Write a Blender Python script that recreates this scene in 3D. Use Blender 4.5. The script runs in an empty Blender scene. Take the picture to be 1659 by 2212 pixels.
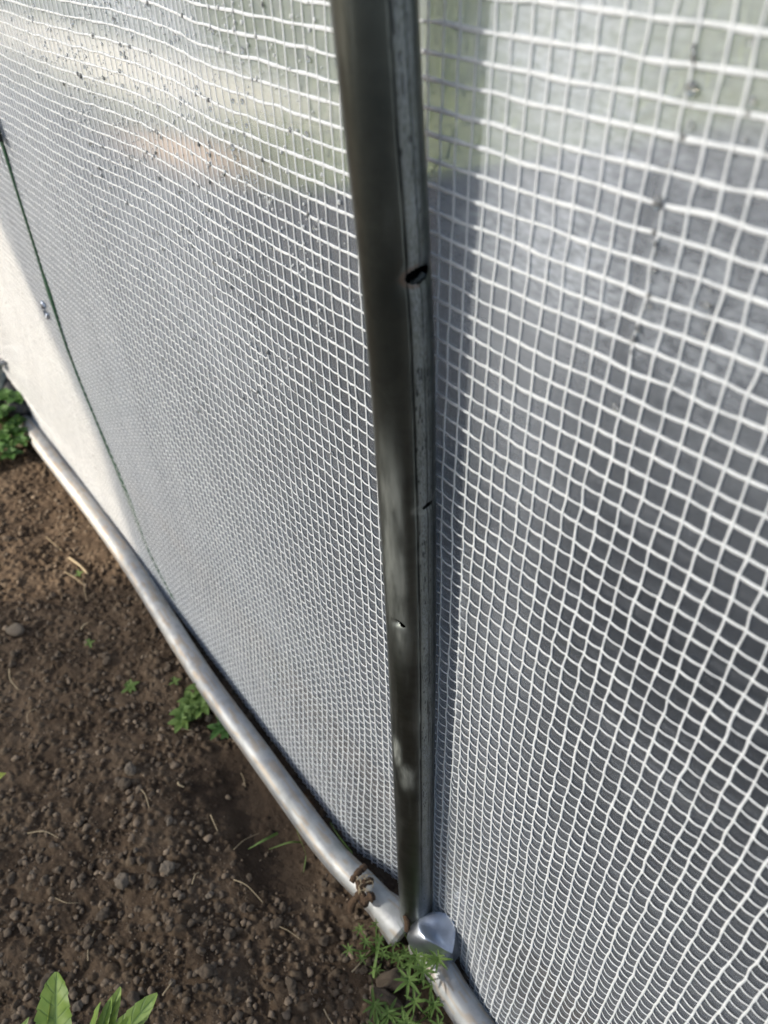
import bpy, math, random
import numpy as np
from mathutils import Vector, Matrix
rnd = random.Random(7)
rng = np.random.default_rng(11)
S = bpy.context.scene
COL = S.collection
H = 0.87                                    # camera height above the soil

# ------------------------------------------------------------------ camera
FPX = 1680.0; CX, CY = 829.5, 1106.0
n_ = np.array([947-CX, 3030-CY, FPX]); n_ /= np.linalg.norm(n_)
v_ = np.array([-832-CX, -281-CY, FPX]); v_ /= np.linalg.norm(v_)
v_ -= n_*(v_@n_); v_ /= np.linalg.norm(v_)
ZA = -n_; XA = -v_; YA = np.cross(ZA, XA)
RM = np.array([XA, YA, ZA])                 # camera vector -> world
def ray(px, py): return RM @ np.array([px-CX, py-CY, FPX])
def on_y(px, py, y):
    d = ray(px, py); q = d*(y/d[1]); return Vector((q[0], q[1], q[2]+H))
def on_z(px, py, z):                        # z: world height
    d = ray(px, py); q = d*((z-H)/d[2]); return Vector((q[0], q[1], q[2]+H))
cam = bpy.data.cameras.new('camera'); camo = bpy.data.objects.new('camera', cam); COL.objects.link(camo)
r_, u_, b_ = RM[:, 0], -RM[:, 1], -RM[:, 2]
camo.matrix_world = Matrix(((r_[0], u_[0], b_[0], 0), (r_[1], u_[1], b_[1], 0), (r_[2], u_[2], b_[2], H), (0, 0, 0, 1)))
cam.sensor_fit = 'HORIZONTAL'; cam.sensor_width = 36; cam.lens = 36*FPX/1659
cam.clip_start = 0.01; cam.clip_end = 400
cam.dof.use_dof = True; cam.dof.focus_distance = 0.56; cam.dof.aperture_fstop = 10.0
S.camera = camo

# ------------------------------------------------------------------ sky, sun, exposure
AZ, EL = math.radians(24), math.radians(28)
W = bpy.data.worlds.new("World"); S.world = W; W.use_nodes = True
nt = W.node_tree; bg = nt.nodes['Background']
sky = nt.nodes.new('ShaderNodeTexSky'); sky.sky_type = 'NISHITA'; sky.sun_disc = False
sky.sun_elevation = EL; sky.sun_rotation = math.radians(180+24); sky.altitude = 100; sky.dust_density = 2.5; sky.air_density = 1.0
nt.links.new(sky.outputs[0], bg.inputs[0]); bg.inputs[1].default_value = 0.108
sun = bpy.data.lights.new('sun', 'SUN'); sun.energy = 5.0; sun.angle = math.radians(0.9); sun.color = (1, .90, .74)
so = bpy.data.objects.new('sun', sun); COL.objects.link(so)
sdir = Vector((math.sin(AZ)*math.cos(EL), math.cos(AZ)*math.cos(EL), -math.sin(EL)))   # light travels this way
so.rotation_euler = sdir.to_track_quat('-Z', 'Y').to_euler(); so.location = (-2, -4, 4)
S.view_settings.view_transform = 'Standard'; S.view_settings.look = 'None'
S.view_settings.exposure = 0.76; S.view_settings.gamma = 1.0
S.cycles.max_bounces = 10; S.cycles.transparent_max_bounces = 24
S.cycles.use_denoising = True
S.cycles.caustics_refractive = False; S.cycles.caustics_reflective = False

# ------------------------------------------------------------------ helpers
def tag(o, label=None, cat=None, group=None, kind=None):
    if label: o['label'] = label
    if cat: o['category'] = cat
    if group: o['group'] = group
    if kind: o['kind'] = kind
    return o
def mesh_obj(name, verts, faces, mat=None, parent=None, smooth=True, uvs=None, attrs=None):
    me = bpy.data.meshes.new(name)
    verts = np.asarray(verts, dtype=np.float32).reshape(-1, 3)
    if isinstance(faces, np.ndarray):
        nf, k = faces.shape
        me.vertices.add(len(verts)); me.vertices.foreach_set('co', verts.ravel())
        me.loops.add(nf*k); me.loops.foreach_set('vertex_index', faces.astype(np.int32).ravel())
        me.polygons.add(nf); me.polygons.foreach_set('loop_start', np.arange(0, nf*k, k, dtype=np.int32))
        me.update(calc_edges=True)
    else:
        me.from_pydata([tuple(map(float, v)) for v in verts], [], faces); me.update()
    if smooth: me.polygons.foreach_set('use_smooth', np.ones(len(me.polygons), dtype=bool))
    if uvs is not None:
        ul = me.uv_layers.new(name='uv'); idx = np.empty(len(me.loops), dtype=np.int32)
        me.loops.foreach_get('vertex_index', idx); ul.data.foreach_set('uv', np.asarray(uvs, dtype=np.float32)[idx].ravel())
    for k, a in (attrs or {}).items():
        at = me.attributes.new(k, 'FLOAT', 'POINT'); at.data.foreach_set('value', np.asarray(a, dtype=np.float32).ravel())
    if mat: me.materials.append(mat)
    o = bpy.data.objects.new(name, me); COL.objects.link(o)
    if parent: o.parent = parent
    return o
def empty(name, loc=(0, 0, 0)):
    o = bpy.data.objects.new(name, None); COL.objects.link(o); o.location = loc; o.empty_display_size = .02; return o
def local(verts, loc):
    return np.asarray(verts, dtype=float)-np.array(loc)
def grid_faces(nu, nv, close_u=False):
    """vertex index = j*nu + i ; i along u"""
    I = np.arange(nu if close_u else nu-1); J = np.arange(nv-1)
    i, j = np.meshgrid(I, J); i2 = (i+1) % nu
    return np.stack([j*nu+i, j*nu+i2, (j+1)*nu+i2, (j+1)*nu+i], -1).reshape(-1, 4)
_T = rng.random((256, 256))
def vnoise(x, y, seed=0):
    x = np.asarray(x, float)+seed*17.31; y = np.asarray(y, float)+seed*9.73
    xi = np.floor(x).astype(int); yi = np.floor(y).astype(int); fx = x-xi; fy = y-yi
    fx = fx*fx*(3-2*fx); fy = fy*fy*(3-2*fy)
    a = _T[xi % 256, yi % 256]; b = _T[(xi+1) % 256, yi % 256]; c = _T[xi % 256, (yi+1) % 256]; d = _T[(xi+1) % 256, (yi+1) % 256]
    return (a*(1-fx)+b*fx)*(1-fy)+(c*(1-fx)+d*fx)*fy
def fbm(x, y, seed=0, o=4):
    s = 0; a = .5
    for k in range(o): s = s+a*(vnoise(x*2**k, y*2**k, seed+k)-.5); a *= .5
    return s
def gauss(x, y, cx, cy, sx, sy): return np.exp(-((x-cx)/sx)**2-((y-cy)/sy)**2)
def sstep(a, b, x):
    t = np.clip((x-a)/(b-a), 0, 1); return t*t*(3-2*t)

# ------------------------------------------------------------------ material tools
class M:
    def __init__(s, name):
        s.m = bpy.data.materials.new(name); s.m.use_nodes = True; s.t = s.m.node_tree; s.n = s.t.nodes
        s.p = s.n['Principled BSDF']; s.out = s.n['Material Output']
    def new(s, t, **k):
        n = s.n.new(t)
        for a, b in k.items(): setattr(n, a, b)
        return n
    def link(s, a, b): s.t.links.new(a, b)
    def co(s, which='Object', scale=(1, 1, 1)):
        tc = s.new('ShaderNodeTexCoord'); mp = s.new('ShaderNodeMapping'); mp.inputs['Scale'].default_value = scale
        s.link(tc.outputs[which], mp.inputs[0]); return mp.outputs[0]
    def noise(s, scale, detail=4, rough=.55, co=None, dist=0):
        n = s.new('ShaderNodeTexNoise'); n.inputs['Scale'].default_value = scale; n.inputs['Detail'].default_value = detail
        n.inputs['Roughness'].default_value = rough; n.inputs['Distortion'].default_value = dist
        if co is None: co = s.co()
        s.link(co, n.inputs['Vector']); return n.outputs[0]
    def ramp(s, fac, stops):
        r = s.new('ShaderNodeValToRGB'); e = r.color_ramp.elements
        for i, (p, c) in enumerate(stops):
            el = e[i] if i < 2 else e.new(p)
            el.position = p; el.color = (c if len(c) == 4 else (*c, 1)) if isinstance(c, tuple) else (c, c, c, 1)
        s.link(fac, r.inputs[0]); return r.outputs[0]
    def math(s, op, a, b=None, clamp=False):
        n = s.new('ShaderNodeMath', operation=op); n.use_clamp = clamp
        for i, v in enumerate((a, b)):
            if v is None: continue
            if isinstance(v, (int, float)): n.inputs[i].default_value = v
            else: s.link(v, n.inputs[i])
        return n.outputs[0]
    def mix(s, f, a, b):
        n = s.new('ShaderNodeMix', data_type='RGBA')
        for sock, v in ((n.inputs[0], f), (n.inputs[6], a), (n.inputs[7], b)):
            if isinstance(v, (int, float)): sock.default_value = v
            elif isinstance(v, tuple): sock.default_value = (*v, 1)
            else: s.link(v, sock)
        return n.outputs[2]
    def attr(s, name):
        n = s.new('ShaderNodeAttribute'); n.attribute_name = name; return n.outputs['Fac']
    def bump(s, h, strength, dist):
        b = s.new('ShaderNodeBump'); b.inputs['Strength'].default_value = strength; b.inputs['Distance'].default_value = dist
        s.link(h, b.inputs['Height']); return b.outputs[0]
    def set(s, **k):
        for a, v in k.items():
            sock = s.p.inputs[a.replace('_', ' ')]
            if isinstance(v, tuple): sock.default_value = (*v, 1) if len(v) == 3 else v
            elif isinstance(v, (int, float)): sock.default_value = v
            else: s.link(v, sock)
        return s

# ---- galvanised steel
def steel(name, dark, light, rough=(.28, .5), metal=1.0):
    m = M(name)
    n1 = m.noise(60, 5); n2 = m.noise(9, 3); st = m.noise(1, 4, co=m.co(scale=(900, 900, 30)))
    base = m.mix(m.ramp(n2, [(.35, 0.), (.7, 1.)]), dark, light)
    base = m.mix(m.math('MULTIPLY', m.ramp(n1, [(.45, 0.), (.62, 1.)]), .35), base, tuple(c*.55 for c in dark))
    d = m.attr('dust'); r = m.attr('rust'); seam = m.attr('seam')
    sp = m.ramp(m.noise(1, 5, co=m.co(scale=(1400, 1400, 380))), [(.47, 0.), (.56, 1.)])
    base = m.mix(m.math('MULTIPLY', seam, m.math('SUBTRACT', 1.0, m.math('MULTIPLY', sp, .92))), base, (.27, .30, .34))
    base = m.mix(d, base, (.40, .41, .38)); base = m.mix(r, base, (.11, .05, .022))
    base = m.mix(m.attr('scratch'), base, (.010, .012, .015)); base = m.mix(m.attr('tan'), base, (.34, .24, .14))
    rr = m.math('ADD', m.math('MULTIPLY', n1, rough[1]-rough[0]), rough[0])
    rr = m.math('ADD', rr, m.math('MULTIPLY', m.math('ADD', d, m.math('MULTIPLY', seam, .5)), .3), True)
    met = m.math('SUBTRACT', metal, m.math('ADD', m.math('MULTIPLY', d, .75), r), True)
    m.set(Base_Color=base, Roughness=rr, Metallic=met)
    h = m.math('ADD', m.math('MULTIPLY', st, .6), m.math('MULTIPLY', n1, .6))
    m.set(Normal=m.bump(h, .35, .0004)); return m.m
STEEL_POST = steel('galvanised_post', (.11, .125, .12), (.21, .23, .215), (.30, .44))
STEEL_RAIL = steel('galvanised_rail', (.29, .30, .32), (.43, .43, .43), (.52, .68), .80)
STEEL_CLAMP = steel('galvanised_clamp', (.42, .46, .54), (.54, .58, .66), (.30, .38))

# ---- polythene sheet
def film_mat():
    m = M('clear_polythene'); m.n.remove(m.p)
    mist = m.attr('mist')
    fine = m.noise(1, 6, .7, co=m.co(scale=(160, 160, 420)))
    soft = m.noise(7, 4)
    spots = m.ramp(fine, [(.36, 0.), (.68, 1.)])
    mm = m.math('MULTIPLY', mist, spots)
    streak = m.noise(1, 4, .6, co=m.co(scale=(25, 25, 160)))
    haze = m.math('ADD', m.math('ADD', -.015, m.math('MULTIPLY', soft, .06)), m.math('ADD', m.math('MULTIPLY', mm, .42), m.math('MULTIPLY', m.attr('fog'), .45)))
    haze = m.math('ADD', haze, m.math('MULTIPLY', m.ramp(streak, [(.5, 0.), (.75, 1.)]), .07))
    lw = m.new('ShaderNodeLayerWeight'); lw.inputs[0].default_value = .5
    haze = m.math('ADD', haze, m.math('MULTIPLY', m.math('POWER', lw.outputs['Facing'], 3.0), .75), True)
    tr = m.new('ShaderNodeBsdfTransparent'); tr.inputs[0].default_value = (.95, .96, .97, 1)
    df = m.new('ShaderNodeBsdfDiffuse'); df.inputs[0].default_value = (.80, .83, .89, 1)
    tl = m.new('ShaderNodeBsdfTranslucent'); tl.inputs[0].default_value = (.80, .82, .87, 1)
    a = m.new('ShaderNodeMixShader'); a.inputs[0].default_value = .30; m.link(df.outputs[0], a.inputs[1]); m.link(tl.outputs[0], a.inputs[2])
    b = m.new('ShaderNodeMixShader'); m.link(haze, b.inputs[0]); m.link(tr.outputs[0], b.inputs[1]); m.link(a.outputs[0], b.inputs[2])
    gl = m.new('ShaderNodeBsdfGlossy'); gl.inputs['Roughness'].default_value = .16
    fr = m.new('ShaderNodeFresnel'); fr.inputs[0].default_value = 1.45
    bp = m.bump(m.math('ADD', m.noise(40, 3), m.math('MULTIPLY', fine, m.math('MULTIPLY', mist, .5))), .25, .002)
    m.link(bp, gl.inputs['Normal']); m.link(bp, fr.inputs['Normal'])
    c = m.new('ShaderNodeMixShader'); m.link(m.math('MULTIPLY', fr.outputs[0], .75), c.inputs[0]); m.link(b.outputs[0], c.inputs[1]); m.link(gl.outputs[0], c.inputs[2])
    m.link(c.outputs[0], m.out.inputs[0]); return m.m
FILM = film_mat()
def thread_mat():
    m = M('white_woven_tape')
    n = m.noise(1, 3, .6, co=m.co(scale=(1500, 60, 260)))
    col = m.mix(m.ramp(n, [(.30, 0.), (.50, 1.)]), (.74, .75, .77), (.89, .90, .91))
    tl = m.new('ShaderNodeBsdfTranslucent'); m.link(col, tl.inputs[0])
    m.set(Base_Color=col, Roughness=.6)
    mx = m.new('ShaderNodeMixShader'); mx.inputs[0].default_value = .16
    m.link(m.p.outputs[0], mx.inputs[1]); m.link(tl.outputs[0], mx.inputs[2]); m.link(mx.outputs[0], m.out.inputs[0]); return m.m
THREAD = thread_mat()
def water_mat(dm=.14):
    m = M('water'); m.n.remove(m.p)
    g = m.new('ShaderNodeBsdfGlass'); g.inputs['IOR'].default_value = 1.33; g.inputs['Roughness'].default_value = 0
    d = m.new('ShaderNodeBsdfDiffuse'); d.inputs[0].default_value = (.95, .95, .95, 1); x = m.new('ShaderNodeMixShader'); x.inputs[0].default_value = dm  # white share paints bright glints into the drops
    m.link(g.outputs[0], x.inputs[1]); m.link(d.outputs[0], x.inputs[2]); m.link(x.outputs[0], m.out.inputs[0]); return m.m
WATER = water_mat(); WATER_FINE = water_mat(.60)
def soil_mat():
    m = M('garden_soil')
    n = m.noise(14, 6, .65); f = m.noise(180, 5, .7); g = m.noise(600, 3)
    c = m.ramp(n, [(.30, (.026, .016, .0095)), (.50, (.072, .047, .029)), (.72, (.132, .092, .060))])
    c = m.mix(m.math('MULTIPLY', m.ramp(f, [(.5, 0.), (.75, 1.)]), .55), c, (.15, .11, .076))
    c = m.mix(m.attr('crumb'), c, (.145, .108, .074)); c = m.mix(m.math('MULTIPLY', m.attr('damp'), .6), c, (.024, .015, .010))
    h = m.math('ADD', f, m.math('MULTIPLY', g, .5))
    m.set(Base_Color=c, Roughness=.9, Normal=m.bump(h, .9, .0025)); m.p.inputs['Specular IOR Level'].default_value = .25
    return m.m
SOIL = soil_mat()
def clod_mat(name, a, b, sc=90):
    m = M(name); n = m.noise(sc, 6, .7); f = m.noise(500, 4)
    oi = m.new('ShaderNodeObjectInfo')
    c = m.mix(m.ramp(n, [(.35, 0.), (.65, 1.)]), a, b)
    v = m.attr('tone'); hs = m.new('ShaderNodeHueSaturation'); m.link(c, hs.inputs['Color'])
    m.link(m.math('ADD', m.math('ADD', .75, m.math('MULTIPLY', oi.outputs['Random'], .35)), m.math('MULTIPLY', v, 1.0)), hs.inputs['Value'])
    m.set(Base_Color=hs.outputs[0], Roughness=.9, Normal=m.bump(m.math('ADD', n, m.math('MULTIPLY', f, .4)), .8, .0015)); return m.m
CLOD = clod_mat('soil_clod', (.072, .050, .034), (.165, .124, .087))
STONE = clod_mat('grey_stone', (.13, .102, .076), (.24, .195, .15), 60)
def plain(name, col, rough=.6, var=.25, sc=40, bump=.3, trans=0.0, bd=.001):
    m = M(name); n = m.noise(sc, 4)
    c = m.mix(n, tuple(v*(1-var) for v in col), tuple(min(1, v*(1+var)) for v in col))
    m.set(Base_Color=c, Roughness=rough, Normal=m.bump(n, bump, bd))
    if trans:
        tl = m.new('ShaderNodeBsdfTranslucent'); m.link(c, tl.inputs[0]); mx = m.new('ShaderNodeMixShader'); mx.inputs[0].default_value = trans
        m.link(m.p.outputs[0], mx.inputs[1]); m.link(tl.outputs[0], mx.inputs[2]); m.link(mx.outputs[0], m.out.inputs[0])
    return m.m
def leaf_mat(name, a, b, vein, rough=.5, trans=.3):
    m = M(name)
    uv = m.new('ShaderNodeUVMap'); sp = m.new('ShaderNodeSeparateXYZ'); m.link(uv.outputs[0], sp.inputs[0])
    ax = m.math('ABSOLUTE', sp.outputs[0])
    mid = m.math('SUBTRACT', 1.0, m.math('MULTIPLY', ax, 14.0), True)
    w = m.math('SINE', m.math('MULTIPLY', m.math('SUBTRACT', sp.outputs[1], m.math('MULTIPLY', ax, .35)), 44.0))
    side = m.math('MULTIPLY', m.math('SUBTRACT', w, .80, True), 3.0, True)
    v = m.math('MAXIMUM', mid, side)
    n = m.noise(70, 4); c = m.mix(m.ramp(n, [(.3, 0.), (.7, 1.)]), a, b); c = m.mix(m.math('MULTIPLY', v, .7), c, vein)
    m.set(Base_Color=c, Roughness=rough, Normal=m.bump(m.math('SUBTRACT', n, v), .5, .0012))
    tl = m.new('ShaderNodeBsdfTranslucent'); m.link(c, tl.inputs[0]); mx = m.new('ShaderNodeMixShader'); mx.inputs[0].default_value = trans
    m.link(m.p.outputs[0], mx.inputs[1]); m.link(tl.outputs[0], mx.inputs[2]); m.link(mx.outputs[0], m.out.inputs[0]); return m.m
LEAF_T = leaf_mat('tomato_leaf', (.16, .26, .045), (.26, .36, .075), (.07, .15, .05))
LEAF_Y = leaf_mat('yellowing_leaf', (.30, .36, .06), (.42, .44, .09), (.12, .22, .05))
LEAF_W = leaf_mat('weed_leaf', (.080, .15, .028), (.17, .26, .06), (.13, .22, .05), .6, .28)
LEAF_D = leaf_mat('dark_weed_leaf', (.035, .10, .020), (.07, .16, .03), (.08, .16, .04), .5, .3)
STRAW = plain('straw', (.34, .265, .165), .7, .3, 60)
STICK = plain('pale_stick', (.52, .38, .20), .7, .3, 60)
ROOT = plain('dead_root', (.085, .050, .028), .95, .7, 400, 1.0, bd=.003)
VOIDM = plain('tube_shade', (.004, .004, .004), 1.0, .1); bpy.data.materials['tube_shade'].node_tree.nodes['Principled BSDF'].inputs['Specular IOR Level'].default_value = 0
GREEN_STRAP = plain('green_strap', (.008, .06, .028), .5, .3, 300)
BLACKP = plain('black_plastic', (.012, .013, .016), .4, .2)

# ------------------------------------------------------------------ the wall sheet: where it hangs
CXW, CZW = 0.0094, 0.0104
def film_y(x, z):
    """y of the sheet at world x, z"""
    zc = z-H
    y = .2345+.0265*np.clip(zc, -2, .0)
    y = y+.0075*fbm(x*3.1, z*2.3, 3, 3)*sstep(.05, .35, z)
    y = y+.0028*fbm(x*14, z*2.2, 5, 3)*sstep(-.33, -.45, x)
    y = y+.010*gauss(x, z, -.62, .80, .10, .20)-.007*gauss(x, z, -.47, .86, .05, .12)
    y = y-.006*gauss(x, z, -.15, .45, .12, .22)+.006*gauss(x, z, -.05, .80, .10, .18)
    y = y-.012*gauss(x, z, -1.6, .12, .35, .10)*sstep(.045, .10, z)
    y = y-.0165*sstep(.24, .0, z)*sstep(.04, .12, np.abs(x-post_axis(z)[0]))
    # pressed against the back of the post
    pb = post_axis(z)[1]+.0172
    y = np.where(np.abs(x-post_axis(z)[0]) < .03, np.maximum(y, pb+.0006), np.maximum(y, pb-.002-.25*np.clip(np.abs(x-post_axis(z)[0])-.03, 0, 1)))
    return y
PZ = np.array([-.05, .04, .15, .49, .70, .82, 1.5])
PX = np.array([-.266, -.266, -.265, -.2683, -.2720, -.2760, -.283])
PY = np.array([.1955, .196, .197, .205, .2075, .2025, .200])
def post_axis(z):
    z = np.asarray(z, float)
    k = [PZ, PX, PY]
    # smooth interpolation by averaging neighbours
    x = sum(np.interp(z+d, PZ, PX) for d in (-.06, -.03, 0, .03, .06))/5
    y = sum(np.interp(z+d, PZ, PY) for d in (-.06, -.03, 0, .03, .06))/5
    return x, y
X0, X1, Z0, Z1 = -2.75, .30, -.05, 1.16
nx = int((X1-X0)/CXW); nz = int((Z1-Z0)/CZW)
SHEET = tag(empty('plastic_sheet', (-.27, .21, 0)), 'clear plastic greenhouse sheet reinforced with a white woven grid, behind the post', 'plastic sheet')
SL = (-.27, .21, 0)
def build_sheet():
    gx = np.linspace(X0, X1, nx*2+1); gz = np.linspace(Z0, Z1, nz*2+1)
    x, z = np.meshgrid(gx, gz); y = film_y(x, z)+.0004
    mist = np.clip(fbm(x*9, z*9, 21, 4)*2.2+.05, 0, 1)*.28
    def blob(px, py, rx, rz, a):
        q = on_y(px, py, .236); return a*gauss(x, z, q.x, q.z, rx, rz)
    mk = (blob(470, 100, .06, .012, .9)+blob(560, 150, .05, .012, .7)+blob(250, 30, .12, .02, .9)+blob(1200, 560, .07, .022, .9)+blob(1420, 620, .05, .035, .8)
          + blob(1500, 170, .06, .03, .7)+blob(1250, 130, .05, .02, .6)+blob(1350, 330, .06, .012, .6)+blob(330, 520, .15, .05, .5)+blob(480, 700, .12, .04, .5)
          + blob(1300, 1500, .10, .02, .30)+blob(1150, 1000, .08, .03, .2)+blob(1560, 800, .03, .05, .7))
    mist = np.clip(mist*.7+mk*(.55+1.2*np.clip(fbm(x*22, z*40, 31, 3)+.2, 0, 1)), 0, 1)
    mist = mist*sstep(.12, .4, z)*(1-.35*sstep(-.2, -.1, x))
    # clear runs left by trickling drops
    for (a, b, w) in (((1430, 430), (1370, 730), .0022), ((1610, 540), (1560, 700), .002), ((1520, 90), (1490, 250), .002)):
        p, q = on_y(*a, .236), on_y(*b, .236); t = np.clip((p.z-z)/(p.z-q.z), 0, 1)
        cxl = p.x+(q.x-p.x)*t+.001*np.sin(z*160); inside = (z < p.z+.01) & (z > q.z-.01)
        mist = np.where(inside, mist*(1-np.exp(-((x-cxl)/w)**4)), mist)
    fog = .45*gauss(x, z, -.215, .78, .045, .13)+.22*gauss(x, z, -.20, .55, .03, .2)+np.clip(sstep(.58, .86, z)*(.75+1.3*fbm(x*5, z*9, 88, 3))+.46*sstep(-.34, -.80, x)*(.7+1.2*fbm(x*6, z*4, 90, 3)), 0, 1)
    v = np.stack([x, y, z], -1).reshape(-1, 3)
    mesh_obj('film', local(v, SL), grid_faces(len(gx), len(gz)), FILM, SHEET, attrs={'mist': mist, 'fog': fog})
def tape(paths, half_w, axis, thick, k=.82):
    """paths: list of (N,3); half_w list; axis 0: width along x, 2: width along z"""
    V = []; F = []; off = 0
    for P, w in zip(paths, half_w):
        n = len(P); wv = np.zeros((n, 3)); wv[:, axis] = w*k; tv = np.array([0, thick, 0])
        ring = np.stack([P-wv, P-wv*.72-tv, P+wv*.72-tv, P+wv], 1).reshape(-1, 3)
        V.append(ring); f = grid_faces(4, n, True)+off; F.append(f); off += 4*n
    return np.concatenate(V), np.concatenate(F)
def build_threads():
    xs = X0+CXW*np.arange(nx); xs = xs+rng.normal(0, .0003, nx)
    zs = Z0+CZW*np.arange(nz); zs = zs+rng.normal(0, .0002, nz)
    paths, ws = [], []
    for i, x0 in enumerate(xs):
        n = nz*(4 if x0 > -.7 else 2); z = np.linspace(Z0, Z1, n+1)
        ph = (z-Z0)/CZW
        x = x0+.0012*fbm(z*9+i*3.7, z*0+i, 7, 2)+.0013*(vnoise(ph*.9, ph*0+i*5.1, 2)-.5)+.0016*fbm(z*30, z*0+i*1.3, 12, 2)+.0035*fbm(z*2.5, x0*8+0*z, 44, 2)
        y = film_y(x, z)-.0004
        w = .00042+.00036*vnoise(ph*1.0, 0*ph+i*2.3, 9)+.00018*np.abs(np.cos(ph*math.pi))
        w = w*(1+.35*sstep(.6, 0, z))*(1+.20*sstep(-.3, -.1, x))*(1-.22*sstep(.4, .8, z))
        paths.append(np.stack([x, y, z], 1)); ws.append(w)
    V, F = tape(paths, ws, 0, .00040)
    mesh_obj('warp_tapes', local(V, SL), F, THREAD, SHEET)
    paths, ws = [], []
    for j, z0 in enumerate(zs):
        xa = np.arange(X0, -.9, CXW/3); xb = np.arange(-.9, X1, CXW/7); x = np.concatenate([xa, xb])
        k = np.interp(x, xs, np.arange(nx)); u = k-np.floor(k)
        A = .0005+.0012*sstep(.75, .15, z0)
        z = z0+.0022*fbm(x*11, x*0+z0*6, 14, 2)+.0013*(vnoise(x*60, 0*x+j*3.3, 4)-.5)
        y = film_y(x, z)-.0002-A*np.sin(math.pi*u)**.85*(.35+1.2*vnoise(k, 0*k+j, 6))
        w = (.00052+.00060*vnoise(x*110, 0*x+j*1.7, 8))*(1+.35*sstep(.45, .8, z0))
        paths.append(np.stack([x, y, z], 1)); ws.append(w)
    V, F = tape(paths, ws, 2, .00022)
    mesh_obj('weft_tapes', local(V, SL), F, THREAD, SHEET)
build_sheet(); build_threads()

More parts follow.
